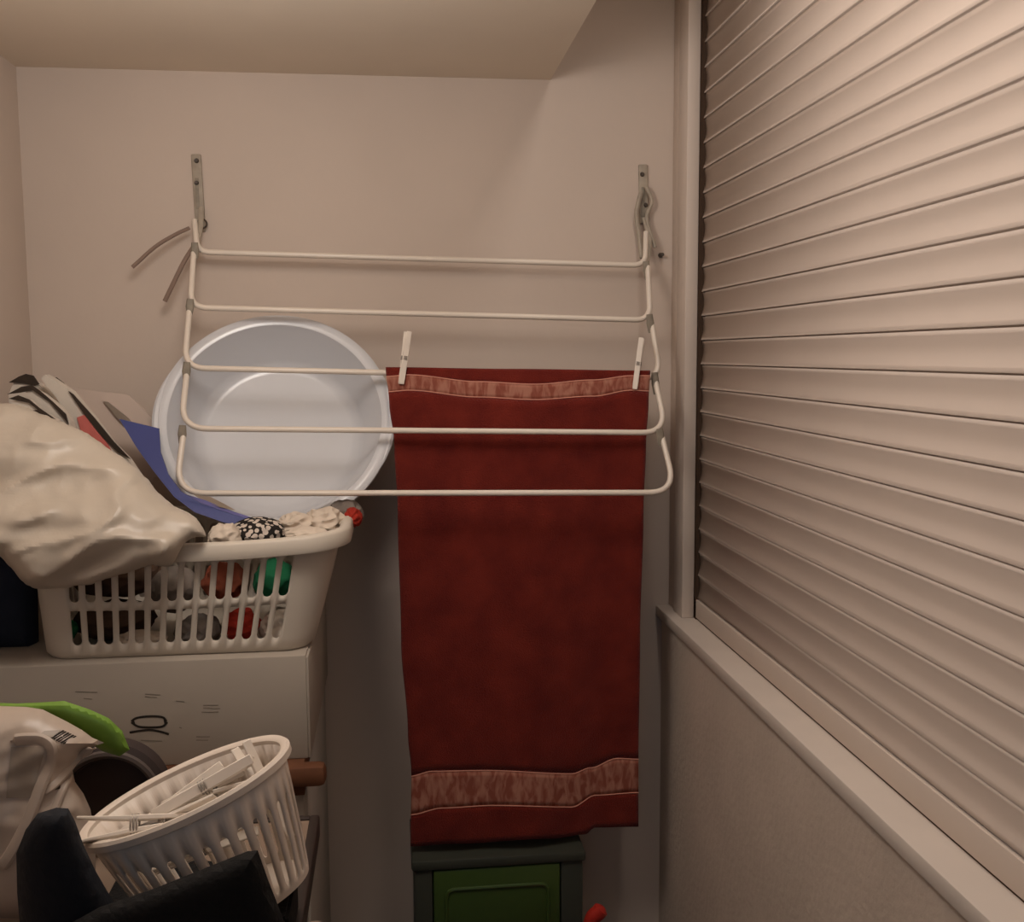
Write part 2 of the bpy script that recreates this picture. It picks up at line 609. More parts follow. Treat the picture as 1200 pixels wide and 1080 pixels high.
# brackets screwed to the wall
for side, (x, y0, y1) in enumerate([(230, 181, 272), (753, 193, 262)]):
    a, c = P(x, y0, YB), P(x + 3, y1, YB)
    br = obj('wall_bracket', B(-0.011, 0.011, -0.007, 0, -(a - c).length, 0, bev=0.003, mtx=Matrix.Translation(a) @ Matrix.Rotation(math.radians(1.5), 4, 'Y').inverted()), MT['bracket'], rk)
    slot = obj('bracket_slot', B(-0.004, 0.004, -0.0085, -0.004, -0.120, -0.052, bev=0.001, mtx=Matrix.Translation(a)), MT['hinge'], br)
    for yy in ((188, 214, 262) if side == 0 else (204, 240)):
        s = P(x + (0 if yy < 220 else 4), yy, YB - 0.010)
        bm = bmesh.new()
        bmesh.ops.create_cone(bm, cap_ends=True, segments=12, radius1=0.0055, radius2=0.0035, depth=0.006, matrix=Matrix.Translation(s) @ Matrix.Rotation(PI / 2, 4, 'X'))
        obj('screw', bm, MT['screw'], br)
    # swing arm that carries the first bar
    e = P(228 if side == 0 else 757, 292 if side == 0 else 312, 2.340)
    arm = round_path([P(x + (6 if side == 0 else 2), y0 + 62, YB - 0.012), P(x + (5 if side == 0 else 9), y0 + 88, YB - 0.03), e], 0.02)
    obj('swing_arm', T(arm, 0.006, 10, 0.7), MT['bracket'], rk)
bm = bmesh.new()
c0 = P(237, 262, YB - 0.016)
ring = [c0 + Vector((math.cos(2 * PI * k / 20) * .010, 0, math.sin(2 * PI * k / 20) * .010)) for k in range(21)]
tube(bm, ring, 0.002, 6)
obj('hook_ring', bm, MT['screw'], rk)
obj('cord', T(smooth_path([P(222, 267, 2.355), P(205, 275, 2.345), P(182, 289, 2.335), P(155, 313, 2.33)]), 0.0042, 8), MT['cord'], rk)
obj('cord', T(smooth_path([P(226, 290, 2.345), P(216, 306, 2.335), P(205, 328, 2.33), P(193, 353, 2.33)]), 0.0050, 8), MT['cord'], rk)
obj('cord', T(smooth_path([P(751, 226, YB - .018), P(746, 250, YB - .02), P(749, 276, YB - .02), P(752, 302, YB - .03)]), 0.0055, 8), MT['bracket'], rk)
obj('cord', T(smooth_path([P(757, 218, YB - .018), P(764, 236, YB - .02), P(758, 256, YB - .02), P(768, 290, YB - .03)]), 0.0045, 8), MT['bracket'], rk)
sx = P(774, 299, YB)
bm = bmesh.new()
bmesh.ops.create_cone(bm, cap_ends=True, segments=12, radius1=0.006, radius2=0.004, depth=0.02, matrix=Matrix.Translation(sx + Vector((0, -.01, 0))) @ Matrix.Rotation(PI / 2, 4, 'X'))
tag(obj_at('wall_screw', bm, MT['screw'], sx), 'small dark screw in the back wall beside the right rack bracket', 'screw')

# ================================================================== TOWEL
def curve(pts):
    def f(x):
        if x <= pts[0][0]: return pts[0][1]
        for (a, b), (c, d) in zip(pts, pts[1:]):
            if x <= c:
                t = (x - a) / (c - a)
                t = t * t * (3 - 2 * t)
                return b + (d - b) * t
        return pts[-1][1]
    return f


ROWS = [curve([(452, 430), (600, 432), (762, 434)]),
        curve([(452, 441), (479, 439), (560, 447), (626, 450), (695, 445), (740, 440), (762, 440)]),
        curve([(452, 459), (479, 457), (560, 465), (626, 468), (695, 464), (740, 457), (762, 458)]),
        curve([(480, 909), (507, 903), (569, 902), (670, 906), (692, 899), (723, 888), (748, 889)]),
        curve([(480, 954), (519, 946), (578, 943), (670, 945), (698, 931), (748, 928)]),
        curve([(480, 991), (532, 988), (646, 982), (686, 977), (696, 969), (748, 968)])]
SUB = [4, 4, 44, 6, 6]
LEFT = curve([(430, 452), (470, 456), (520, 462), (600, 466), (750, 470), (860, 478), (905, 482), (992, 481)])
RIGHT = curve([(430, 762), (470, 760), (520, 757), (600, 754), (750, 750), (900, 748), (970, 748)])
NU = 72
tw = empty('towel', P(610, 431, 2.195), 'dark red terry towel with patterned bands pegged to the third bar of the rack', 'towel')


def towel_point(u, r, t):
    # first guess of x, then the row height there, then the true edges at that height
    y = 0
    x = 452 + 310 * u
    for _ in range(3):
        y = ROWS[r](x) * (1 - t) + ROWS[r + 1](x) * t
        x = LEFT(y) + (RIGHT(y) - LEFT(y)) * u
    d = max(0, (y - 440) / 550)
    Y = 2.194 + 0.007 * math.sin(u * 9 + 0.6) * d + 0.006 * math.sin(u * 17 + d * 2) * d ** 2 + 0.008 * math.sin(PI * u) * (1 - d)
    fold = max(0, min(1, (x - 672) / 40)); fold = fold * fold * (3 - 2 * fold)
    Y += 0.030 * fold * max(0, d - .3)
    return P(x, y, Y)


def towel_rows(rs):
    bm = bmesh.new()
    lines = []
    for r in rs:
        n = SUB[r]
        for k in range(n + 1 if r == rs[-1] else n):
            lines.append([bm.verts.new(towel_point(i / NU, r, k / n)) for i in range(NU + 1)])
    for a, b in zip(lines, lines[1:]):
        for i in range(NU): bm.faces.new((a[i], a[i + 1], b[i + 1], b[i]))
    return bm


for nm, rs, mm in (('hem', [0], 'towel'), ('patterned_band', [1], 'band'), ('terry_panel', [2], 'towel'), ('patterned_band', [3], 'band'), ('hem', [4], 'towel')):
    o = obj(nm, towel_rows(rs), MT[mm], tw)
    solidify(o, 0.004, 0)
    if nm == 'patterned_band':
        r = rs[0]
        for t in (0.0, 1.0):
            ln = [towel_point(i / NU, r, t) + Vector((0, -.0022, 0)) for i in range(NU + 1)]
            obj('edge_thread', T(ln, 0.0012, 5), MT['thread'], o)


# ================================================================== CLOTHES PEGS
def make_peg(label, group=None):
    """local frame: z along the peg (jaw at -z), y between the two legs"""
    t = empty('clothes_peg', (0, 0, 0), label, 'clothes peg', group)
    L = 0.112
    for s in (-1, 1):
        bm = bmesh.new()
        prof = [(-L / 2, 0.0008, 0.0052), (-L * .38, 0.0012, 0.0060), (-L * .10, 0.0030, 0.0080), (L * .04, 0.0040, 0.0088), (L * .3, 0.0075, 0.0112), (L / 2, 0.0105, 0.0135)]
        w = 0.0058
        rings = []
        for zz, a, b in prof:
            ww = w * (0.9 if abs(zz) > L * .45 else 1)
            rings.append([bm.verts.new((-ww, s * a, zz)), bm.verts.new((ww, s * a, zz)), bm.verts.new((ww, s * b, zz)), bm.verts.new((-ww, s * b, zz))])
        for p, q in zip(rings, rings[1:]):
            for k in range(4): bm.faces.new((p[k], p[(k + 1) % 4], q[(k + 1) % 4], q[k]))
        bm.faces.new(rings[0][::-1]); bm.faces.new(rings[-1])
        bmesh.ops.bevel(bm, geom=[e for e in bm.edges], offset=0.0008, segments=1, affect='EDGES')
        obj('leg', bm, MT['peg'], t)
    bm = bmesh.new()
    for zz in (-0.003, 0.0, 0.003):
        ring = [Vector((math.cos(2 * PI * k / 16) * .0068, math.sin(2 * PI * k / 16) * .0098, zz)) for k in range(17)]
        tube(bm, ring, 0.0011, 5)
    obj('spring', bm, MT['spring'], t)
    return t


def copy_tree(o, parent=None):
    c = o.copy()
    COL.objects.link(c)
    if parent is not None: c.parent = parent
    for ch in list(o.children): copy_tree(ch, c)
    return c


def set_peg(t, p, q, twist=0.0, face=Vector((0, -1, 0)), size=1.0):
    """jaw end at p, handle end towards q"""
    zc = (Vector(q) - Vector(p)).normalized()
    y = (face - zc * face.dot(zc)).normalized()
    x = y.cross(zc)
    R = Matrix((x, y, zc)).transposed().to_4x4() @ Matrix.Rotation(twist, 4, 'Z')
    t.matrix_basis = Matrix.Translation(Vector(p) + zc * 0.056 * size) @ R @ Matrix.Scale(size, 4)


peg0 = make_peg('white peg at the left top corner of the red towel')
set_peg(peg0, P(470, 450, 2.190), P(478, 388, 2.196), math.radians(14))
peg1 = copy_tree(peg0)
peg1['label'] = 'white peg at the right top corner of the red towel'
set_peg(peg1, P(744, 456, 2.192), P(752, 396, 2.196), math.radians(-18))

# ================================================================== CARTON, CABINET, BASKET
CY = 1.862          # front of the carton
ZC = P(200, 774, CY).z
cab = empty('white_cabinet', (P(200, 900, 1.88).x, 2.1, 0), 'white low cabinet with a brown wooden top carrying the white carton', 'cabinet')
zt = P(300, 899, CY - 0.03).z
xr = P(382, 910, CY - 0.03).x
wt = B(XL + .012, P(361, 900, CY).x - .004, CY - 0.030, YB - .012, zt - 0.040, zt, bev=0.004)
box(wt, XL + .012, xr, CY - 0.040, CY - 0.002, zt - 0.042, zt - .0005, bev=0.012)
obj('wooden_top', wt, MT['wood'], cab)
xb = P(361, 950, CY + 0.01).x
obj('front_rail', B(XL + .012, P(357, 930, CY - .02).x, CY - 0.018, CY + .012, zt - 0.063, zt - 0.042, bev=0.002), MT['wood'], cab)
obj('cabinet_body', B(XL + .015, xb, CY + 0.012, YB - .015, 0.0, zt - 0.042, bev=0.002), MT['cab'], cab)
xm = (XL + xb) / 2
for s in (0, 1):
    d = obj('door', B(XL + .02 if s == 0 else xm + .003, xm - .003 if s == 0 else xb - .006, CY - .004, CY + 0.012, 0.06, zt - 0.068, bev=0.002), MT['cab'], cab)
    hx = xm - .04 if s == 0 else xm + .04
    obj('handle', T([(hx, CY - .004, .58), (hx, CY - .022, .585), (hx, CY - .022, .665), (hx, CY - .004, .67)], .004, 8), MT['spring'], d)

bx = empty('cardboard_box', (-0.5, 2.1, zt), 'large white printed cardboard box lying on the wooden cabinet top', 'box')
xc = P(360, 830, CY).x
body = obj('carton_body', B(XL + .016, xc, CY, YB - .02, zt, ZC, bev=0.003), MT['card'], bx)
obj('edge_tape', B(xc - .001, xc + .004, CY + .004, YB - .03, zt, ZC - .004, bev=0.001), MT['card'], bx)


def ink_line(pts, r, m, name, parent, Y=CY):
    obj(name, T(smooth_path([P(x, y, Y - .0004) for x, y in pts], 5), r, 6, 0.3), m, parent)


for pts in ([(154, 845), (160, 841), (175, 839), (190, 840), (195, 845)], [(154, 846), (162, 851), (176, 852), (190, 851), (196, 846)], [(152, 858), (164, 856), (176, 855), (188, 857), (198, 860)], [(156, 844), (157, 848)], [(193, 843), (194, 848)]):
    ink_line(pts, 0.0022, MT['ink'], 'printed_symbol', body)
for x0, y0, x1, y1 in ((88, 810, 114, 811), (98, 818, 108, 819), (170, 813, 188, 814), (170, 816, 184, 817), (206, 821, 216, 822), (238, 826, 256, 826), (238, 829, 258, 830), (236, 834, 256, 834), (230, 863, 246, 863), (230, 867, 244, 867), (210, 852, 213, 853), (165, 867, 190, 868)):
    ink_line([(x0, y0), ((x0 + x1) / 2, (y0 + y1) / 2), (x1, y1)], 0.0009, MT['ink_faint'], 'printed_line', body)

# laundry basket
BYF, BYK = 1.880, 2.262
bl = P(47, 770, BYF + .015); brr = P(364, 766, BYF + .015)
cx = (bl.x + brr.x) / 2; hw = (brr.x - bl.x) / 2
cy = (BYF + BYK) / 2
rl = P(8, 668, 1.845); rr_ = P(408, 634, 1.845)
rcx = (rl.x + rr_.x) / 2; rhw = (rr_.x - rl.x) / 2
HB = 0.222
bk = empty('laundry_basket', (cx, cy, ZC), 'white plastic laundry basket with two rows of slots on top of the carton', 'laundry basket')
cols = rr_columns(1, 1, 1, 14, 8)
topd = (rhw - .018, (2.30 - 1.862) / 2, 0.07)
botd = (hw, (BYK - BYF) / 2 - .012, 0.055)
shift = (rcx - cx, (2.30 + 1.862) / 2 - cy)
wall, path = slotted_basket(topd, botd, HB, cols, [(0.12, 0.43), (0.50, 0.86)], 0.003, dip=0.014, shift=shift, skirt=0.006)
mv = Matrix.Translation((cx, cy, ZC + 0.002))
bmesh.ops.transform(wall, matrix=mv, verts=wall.verts)
o = obj('slotted_body', wall, MT['basket'], bk)
solidify(o, 0.0035, 0)
PROF = [(0, 0.002), (0.003, 0.005), (0.010, 0.006), (0.017, 0.004), (0.020, 0.000), (0.021, -0.020), (0.019, -0.026), (0.016, -0.026), (0.016, -0.004), (0.0, -0.004)]
rim = rim_sweep(path, PROF)
bmesh.ops.transform(rim, matrix=mv, verts=rim.verts)
obj('rim', rim, MT['basket'], bk)

# dark navy pillow shape beside the basket
nb = inflate([(-75, 640), (-20, 628), (30, 640), (44, 680), (46, 764), (40, 766), (-75, 766)], 2.03, 0.06, 40, 9)
tag(obj_at('navy_shape', nb, MT['navy'], P(0, 770, 2.03)), 'dark navy pillow shape standing left of the laundry basket on the carton', 'bag')

# clothes in the basket
def cloth(nm, px, py, Y, r, m, seed, label, amp=0.3):
    c = P(px, py, Y)
    o = obj_at(nm, crumple(c, r[0], r[1], r[2], seed, amp), MT[m], c)
    tag(o, label, 'cloth', 'clothes in the laundry basket')
    return o


cloth('cloth_or_shade_wedge', 322, 680, 1.975, (.038, .05, .042), 'green_cloth', 1, 'green cloth behind the right upper slots of the laundry basket', .15)
cloth('cloth_or_shade_wedge', 74, 740, 1.965, (.024, .04, .020), 'green_cloth', 2, 'green cloth behind the leftmost lower slot of the laundry basket', .15)
cloth('cloth_or_shade_wedge', 262, 680, 1.98, (.036, .045, .034), 'rust_cloth', 3, 'rust brown cloth behind the upper slots of the laundry basket, left of the green cloth')
cloth('cloth_or_shade_wedge', 284, 732, 1.955, (.030, .045, .028), 'red_cloth', 4, 'red cloth low in the laundry basket behind the lower slots')
cloth('cloth_or_shade_wedge', 333, 735, 1.955, (.042, .045, .034), 'white_cloth', 5, 'white cloth low in the right end of the laundry basket')
cloth('cloth_or_shade_wedge', 232, 738, 1.97, (.040, .06, .026), 'grey_cloth', 6, 'grey cloth low in the middle of the laundry basket', .2)
cloth('cloth_or_shade_wedge', 205, 690, 2.0, (.042, .06, .040), 'grey_cloth', 7, 'grey cloth behind the upper middle slots of the laundry basket', .2)
cloth('cloth_or_shade_wedge', 135, 725, 2.02, (.070, .06, .034), 'brown_cloth', 8, 'dark brown cloth low in the left half of the laundry basket', .2)
cloth('cloth_or_shade_wedge', 165, 748, 1.945, (.045, .03, .014), 'white_cloth', 9, 'pale cloth lying low on the laundry basket floor', .2)
cloth('cloth_or_shade_wedge', 140, 672, 2.06, (.085, .08, .04), 'brown_cloth', 10, 'brown cloth under the carrier bag in the laundry basket', .2)
cloth('patterned_cloth', 303, 622, 1.98, (.052, .05, .024), 'dots', 11, 'black and white spotted cloth under the lower edge of the white basin', .2)
cloth('crumpled_cloth', 264, 630, 1.915, (.028, .03, .024), 'white_cloth', 12, 'cream crumpled cloth between the carrier bag and the spotted cloth', .35)
cloth('crumpled_cloth', 347, 616, 2.0, (.036, .04, .022), 'white_cloth', 13, 'white crumpled cloth right of the spotted cloth', .4)
cloth('crumpled_cloth', 380, 612, 2.02, (.034, .05, .026), 'white_cloth', 14, 'white crumpled cloth in the right corner of the laundry basket', .4)
cloth('crumpled_cloth', 360, 627, 1.925, (.038, .03, .014), 'white_cloth', 15, 'flat white cloth just inside the front rim of the laundry basket', .3)
cloth('crumpled_cloth', 404, 603, 2.12, (.032, .04, .028), 'grey_cloth', 16, 'pale grey cloth under the right lower edge of the white basin', .35)
cloth('crumpled_cloth', 414, 606, 2.06, (.016, .035, .018), 'red_cloth', 17, 'red cloth peeping over the right end of the basket rim', .3)

# ================================================================== BASIN
bc = P(323, 489, 2.212)
tilt = math.radians(27)
nrm = Vector((0.02, -math.cos(tilt), math.sin(tilt))).normalized()
q = Vector((0, 0, 1)).rotation_difference(nrm).to_matrix().to_4x4()
R0 = 0.2475
prof = [(0, -.112), (.156, -.112), (.174, -.108), (.186, -.097), (.220, -.012), (.223, -.003), (.230, 0.0), (.242, 0.0), (R0, -.004), (R0, -.013), (R0 - .003, -.014), (R0 - .004, -.007), (.230, -.005), (.226, -.008), (.190, -.099), (.178, -.113), (.158, -.118), (0, -.118)]
bm = bmesh.new()
lathe(bm, prof, 96, Matrix.Translation(bc) @ q)
bs = empty('wash_basin', bc, 'round white plastic wash basin leaning on the back wall behind the rack', 'basin')
obj('basin_shell', bm, MT['basin'], bs)
for s in (-1, 1):
    ring = [Matrix.Translation(bc) @ q @ Vector((s * (R0 - 0.002) * math.cos(a), (R0 - 0.002) * math.sin(a), -.006)) for a in [(-.45 + .9 * k / 14) for k in range(15)]]
    obj('grip', T(ring, [0.003 + 0.006 * math.sin(PI * k / 14) for k in range(15)], 8), MT['basin'], bs)

# ================================================================== PAPERS AND BLUE FOLDER
pl = obj_at('paper_sheet', prism([(80, 454), (112, 458), (150, 462), (163, 474), (196, 508), (205, 540), (180, 560), (176, 600), (140, 600), (100, 500)], 2.25, 0.004), MT['paper2'], P(150, 600, 2.25))
tag(pl, 'pale stiff sheet standing behind the booklets and the blue folder', 'paper')
prism_o = prism([(121, 470), (126, 471), (150, 490), (160, 503), (155, 505), (140, 493)], 2.243, 0.006)
obj('folded_edge', prism_o, MT['pack_dim'], pl)


def booklet(label, pages, dark_slit, Y, extra=None):
    t = empty('booklet', P(pages[0][0], pages[0][1], Y), label, 'booklet', 'booklets standing in the laundry basket')
    obj('pages', prism(pages, Y, 0.025), MT['paper'], t)
    obj('dark_slit', prism(dark_slit, Y - 0.004, 0.003), MT['dark_slit'], t)  # dark plate painting in the gap shadow between booklets
    if extra: obj('printed_page', prism(extra, Y - 0.0035, 0.004), MT['redprint'], t)


booklet('pale booklet with a painted dark slit, tallest and furthest right of the booklets',
        [(48, 443), (53, 439), (62, 444), (84, 459), (110, 490), (132, 520), (150, 538), (165, 560), (150, 600), (118, 640), (92, 505), (80, 488), (66, 466)],
        [(80, 458), (86, 462), (111, 490), (133, 517), (153, 538), (138, 530), (120, 512), (99, 486)], 2.03,
        [(90, 489), (99, 486), (110, 501), (126, 520), (130, 528), (110, 514), (94, 503)])
booklet('pale booklet with curled dark top edge, second from the right of the booklets',
        [(30, 459), (38, 456), (50, 462), (68, 476), (80, 490), (84, 500), (110, 640), (80, 640), (50, 480)],
        [(8, 462), (25, 453), (37, 451), (47, 458), (62, 471), (77, 485), (80, 497), (74, 489), (58, 471), (38, 457), (24, 460)], 1.99)
booklet('pale booklet with dark edge nearest the white carrier bag',
        [(22, 467), (34, 470), (46, 482), (66, 493), (70, 560), (20, 560), (14, 470)],
        [(10, 467), (21, 463), (34, 468), (46, 478), (66, 492), (44, 488), (26, 482), (44, 480), (34, 472)], 1.95)
booklet('thin dark topped booklet at the back left of the booklets',
        [(16, 448), (38, 446), (48, 452), (66, 470), (86, 500), (84, 640), (20, 640), (10, 462)],
        [(10, 448), (22, 441), (30, 438), (39, 440), (46, 450), (40, 452), (28, 449)], 2.07)
booklet('thin booklet with short dark top edge leaning behind the tallest booklet',
        [(50, 440), (62, 444), (84, 460), (120, 505), (140, 560), (80, 560), (60, 470)],
        [(58, 443), (66, 442), (74, 448), (83, 458), (74, 455), (64, 449)], 2.14)

fo = empty('folder', P(210, 570, 2.2), 'blue plastic folder leaning between the carrier bag and the basin', 'folder')
obj('folder_cover', prism([(140, 491), (186, 502), (188, 530), (197, 556), (212, 576), (236, 590), (270, 602), (300, 611), (296, 618), (262, 612), (228, 600), (204, 582), (180, 552), (160, 524)], 0, 0.006,
    rows=[2.165, 2.165, 2.14, 2.11, 2.07, 2.03, 2.005, 1.99, 1.99, 2.005, 2.02, 2.06, 2.10, 2.135]), MT['blue'], fo)
obj('folder_edge', prism([(216, 579), (240, 586), (275, 600), (306, 610), (310, 615), (300, 617), (268, 608), (236, 596)], 0, 0.004,
    rows=[2.10, 2.05, 2.02, 1.985, 1.98, 1.985, 2.01, 2.04]), MT['lilac'], fo)
obj('inner_sheet', prism([(226, 579), (246, 582), (262, 590), (276, 598), (258, 594), (240, 588)], 0, 0.003, rows=[2.09, 2.06, 2.04, 2.02, 2.03, 2.05]), MT['pack_dim'], fo)

# ================================================================== CARRIER BAG
def bag_disp(x, y):
    w = Vector((x * 0.9 - y * 0.55, x * 0.45 + y * 1.15, 0)) / 100
    a = 1 - abs(noise.noise(Vector((w.x * 0.8, w.y * 2.0, 3.1)))) * 2.2
    b = 1 - abs(noise.noise(Vector((w.x * 2.0 + 4, w.y * 3.6, 7.7)))) * 2.2
    c = noise.noise(Vector((w.x * 0.9, w.y * 1.1, 1.7)))
    r1 = max(0, 1 - abs(noise.noise(Vector((w.x * 0.9 + 2, w.y * 2.4, 5.2)))) * 3.0) ** 2
    r2 = max(0, 1 - abs(noise.noise(Vector((w.x * 2.4 + 9, w.y * 3.0, 1.2)))) * 3.0) ** 2
    return 0.010 * a + 0.03 * c + 0.017 * r1 + 0.005 * r2


bagY = curve([(460, 1.96), (560, 1.90), (615, 1.845), (640, 1.826), (700, 1.822)])
bg = inflate([(-70, 480), (-20, 470), (10, 468), (32, 474), (62, 487), (100, 502), (140, 530), (165, 548), (188, 575), (206, 590), (232, 604), (243, 618), (246, 630), (225, 633), (216, 640), (205, 664), (196, 668), (178, 664), (150, 674), (104, 688), (70, 692), (48, 694), (28, 688), (14, 672), (0, 655), (-30, 660), (-70, 650)],
             lambda x, y: bagY(y), 0.055, 60, 5, bag_disp, back=0.15)
cb = obj_at('carrier_bag', bg, MT['bag'], P(90, 690, 1.83))
tag(cb, 'crumpled white plastic carrier bag hanging over the left front of the laundry basket', 'bag')
ms = cb.modifiers.new('ease', 'SMOOTH'); ms.factor = 0.5; ms.iterations = 4
md = cb.modifiers.new('soft', 'SUBSURF'); md.levels = 1; md.render_levels = 1

# ================================================================== TABLE IN FRONT
ZT = 0.900
YT = 1.410
xe = P(368, 975, YT).x
tb = empty('side_table', (-0.5, 1.2, 0), 'taupe topped side table with dark rim in front of the cabinet', 'table')
obj('table_top', B(XL + .02, xe - .004, 0.80, YT - .004, ZT - 0.02, ZT, bev=0.002), MT['tabletop'], tb)
rimbm = bmesh.new()
box(rimbm, xe - .006, xe + .008, 0.79, YT + .008, ZT - 0.03, ZT + .003, bev=0.004)
box(rimbm, XL + .02, xe - .004, YT - .006, YT + .008, ZT - 0.03, ZT + .003, bev=0.004)
box(rimbm, XL + .02, xe - .004, 0.79, 0.802, ZT - 0.03, ZT + .002, bev=0.004)
obj('rim_band', rimbm, MT['tablerim'], tb)
for x in (XL + .06, xe - .03):
    for y in (0.84, YT - .04):
        obj('leg', B(x - .018, x + .018, y - .018, y + .018, 0, ZT - .02, bev=.003), MT['tablerim'], tb)

# peg basket, leaning to the left against the black pouch
RC = P(218, 925, 1.115)
tl = math.radians(-21)
HPB = 0.140
ra, rb = 0.1125, 0.082
ba, bb = 0.084, 0.060
Rm = Matrix.Rotation(tl, 4, 'Y')
base = RC - (Rm @ Vector((0, 0, HPB)))
pmv = Matrix.Translation(base) @ Rm
pb = empty('peg_basket', base, 'small oval white peg basket full of pegs leaning on the side table', 'basket')
cols2 = oval_columns(34, 0.46)
w2, path2 = slotted_basket((ra, rb, rb * 0.98), (ba, bb, bb * 0.98), HPB, cols2, [(0.06, 0.72)], 0.003)
bmesh.ops.transform(w2, matrix=pmv, verts=w2.verts)
o = obj('slotted_body', w2, MT['pegbasket'], pb)
solidify(o, 0.0028, 0)
rim2 = rim_sweep(path2, [(-0.002, 0.001), (0.001, 0.0035), (0.006, 0.004), (0.0085, 0.001), (0.008, -0.006), (0.004, -0.008), (-0.002, -0.006)])
bmesh.ops.transform(rim2, matrix=pmv, verts=rim2.verts)
obj('rim', rim2, MT['pegbasket'], pb)
led = [(pmv @ (p * 1.0 - n * 0.004 + Vector((0, 0, -.022)))) for p, n in path2]
# pegs in the basket: (jaw, handle) in the basket's own frame, then a turn about the peg's axis
spots = [((.008, -.042, .122), (-.092, -.046, .156), 1.0, 'large white peg lying across the left rim of the peg basket'),
         ((-.078, -.036, .128), (.034, -.050, .126), 1.9, 'white peg lying just inside the front rim of the peg basket'),
         ((-.088, -.010, .122), (.02, .004, .126), 0.3, 'white peg under the large peg on the left of the peg basket'),
         ((-.034, -.026, .136), (.06, -.004, .142), 0.7, 'white peg lying lengthwise in the middle of the peg basket'),
         ((-.052, .040, .116), (.06, .040, .124), 0.9, 'white peg along the back wall of the peg basket'),
         ((.084, -.016, .048), (.070, .014, .140), 0.3, 'white peg standing up at the right end of the peg basket'),
         ((-.036, .016, .126), (.08, .004, .130), 2.2, 'white peg lying right of the middle in the peg basket'),
         ((-.078, .016, .112), (.005, .046, .126), 0.5, 'white peg slanting to the back on the left of the peg basket'),
         ((-.042, -.050, .112), (.06, -.044, .114), 1.4, 'white peg inside the front right rim of the peg basket'),
         ((-.078, -.006, .104), (.0, .012, .104), 0.4, 'white peg deep in the left half of the peg basket'),
         ((-.036, -.016, .104), (.06, .0, .106), 0.9, 'white peg deep in the right half of the peg basket'),
         ((-.06, .028, .094), (.04, .028, .094), 0.2, 'white peg deep at the back of the peg basket'),
         ((-.058, -.028, .082), (.05, -.026, .082), 0.2, 'white peg seen through the front slots of the peg basket')]
for p, q2, tw_, lab in spots:
    t = copy_tree(peg0)
    t['label'] = lab
    t['group'] = 'pegs in the peg basket'
    set_peg(t, pmv @ Vector(p), pmv @ Vector(q2), tw_, Vector((0, -.4, .9)), 1.04)

# black pouch in front of the peg basket
blk = inflate([(50, 1190), (74, 1086), (118, 1062), (180, 1041), (240, 1017), (290, 997), (302, 996), (314, 1030), (328, 1066), (346, 1115), (360, 1190)], lambda x, y: 0.985 - (1190 - y) * 0.00012, 0.030, 40, 8, back=0.3)
tag(obj_at('black_pouch', blk, MT['black'], P(220, 1190, 0.985)), 'flat black pouch standing in front of the peg basket', 'bag')
# rounded black pad to the left
pad = inflate([(30, 1170), (20, 1045), (19, 1000), (30, 972), (44, 953), (66, 946), (80, 947), (88, 962), (98, 990), (112, 1020), (135, 1060), (160, 1170)], lambda x, y: 1.02 - (1100 - y) * 0.0001, 0.035, 45, 7, back=0.5)
tag(obj_at('padded_case', pad, MT['blackblue'], P(80, 1165, 1.02)), 'blackish blue padded case with rounded top in front of the white pack', 'bag')

# added dark wedge propping the peg basket and standing in for table shadow
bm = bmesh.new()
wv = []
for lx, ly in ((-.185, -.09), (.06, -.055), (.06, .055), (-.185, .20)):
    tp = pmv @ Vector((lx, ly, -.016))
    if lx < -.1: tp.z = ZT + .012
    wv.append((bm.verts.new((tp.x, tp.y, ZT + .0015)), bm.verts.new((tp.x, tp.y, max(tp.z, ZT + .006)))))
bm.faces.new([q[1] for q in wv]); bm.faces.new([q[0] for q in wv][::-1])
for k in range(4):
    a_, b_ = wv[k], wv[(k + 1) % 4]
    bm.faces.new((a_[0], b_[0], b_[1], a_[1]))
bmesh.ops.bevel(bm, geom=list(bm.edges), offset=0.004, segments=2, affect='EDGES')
tag(obj_at('cloth_or_shade_wedge', bm, MT['black'], (base.x, base.y, ZT)), 'added dark wedge standing in for the table shadow under the leaning peg basket', 'cloth')

# dark roll lying behind the peg basket
rcn = P(128, 948, 1.335)
rad = 0.074
rcn = Vector((rcn.x, rcn.y, ZT + rad + .001))
rl_ = empty('rolled_mat', rcn, 'dark brown rolled mat lying between the white pack and the peg basket', 'mat')
Rx = Matrix.Translation(rcn) @ Matrix.Rotation(-PI / 2, 4, 'X')
bm = bmesh.new()
lathe(bm, [(0, 0.004), (rad * .72, 0.004), (rad * .74, 0.0), (rad * .9, 0), (rad, .006), (rad, .03), (0, .03)], 48, Rx)
obj('roll_body', bm, MT['roll'], rl_)
bm = bmesh.new()
ring = [rcn + Vector((math.cos(2 * PI * k / 48) * rad * .84, -.001, math.sin(2 * PI * k / 48) * rad * .84)) for k in range(49)]
tube(bm, ring, 0.0055, 8)
obj('outer_layer', bm, MT['roll_rim'], rl_)

# white pack with green band
def pack_disp(x, y):
    return 0.006 * noise.noise(Vector((x / 40, y / 55, 2))) + 0.004 * (1 - 2 * abs(noise.noise(Vector((x / 60 + y / 80, y / 40, 9)))))


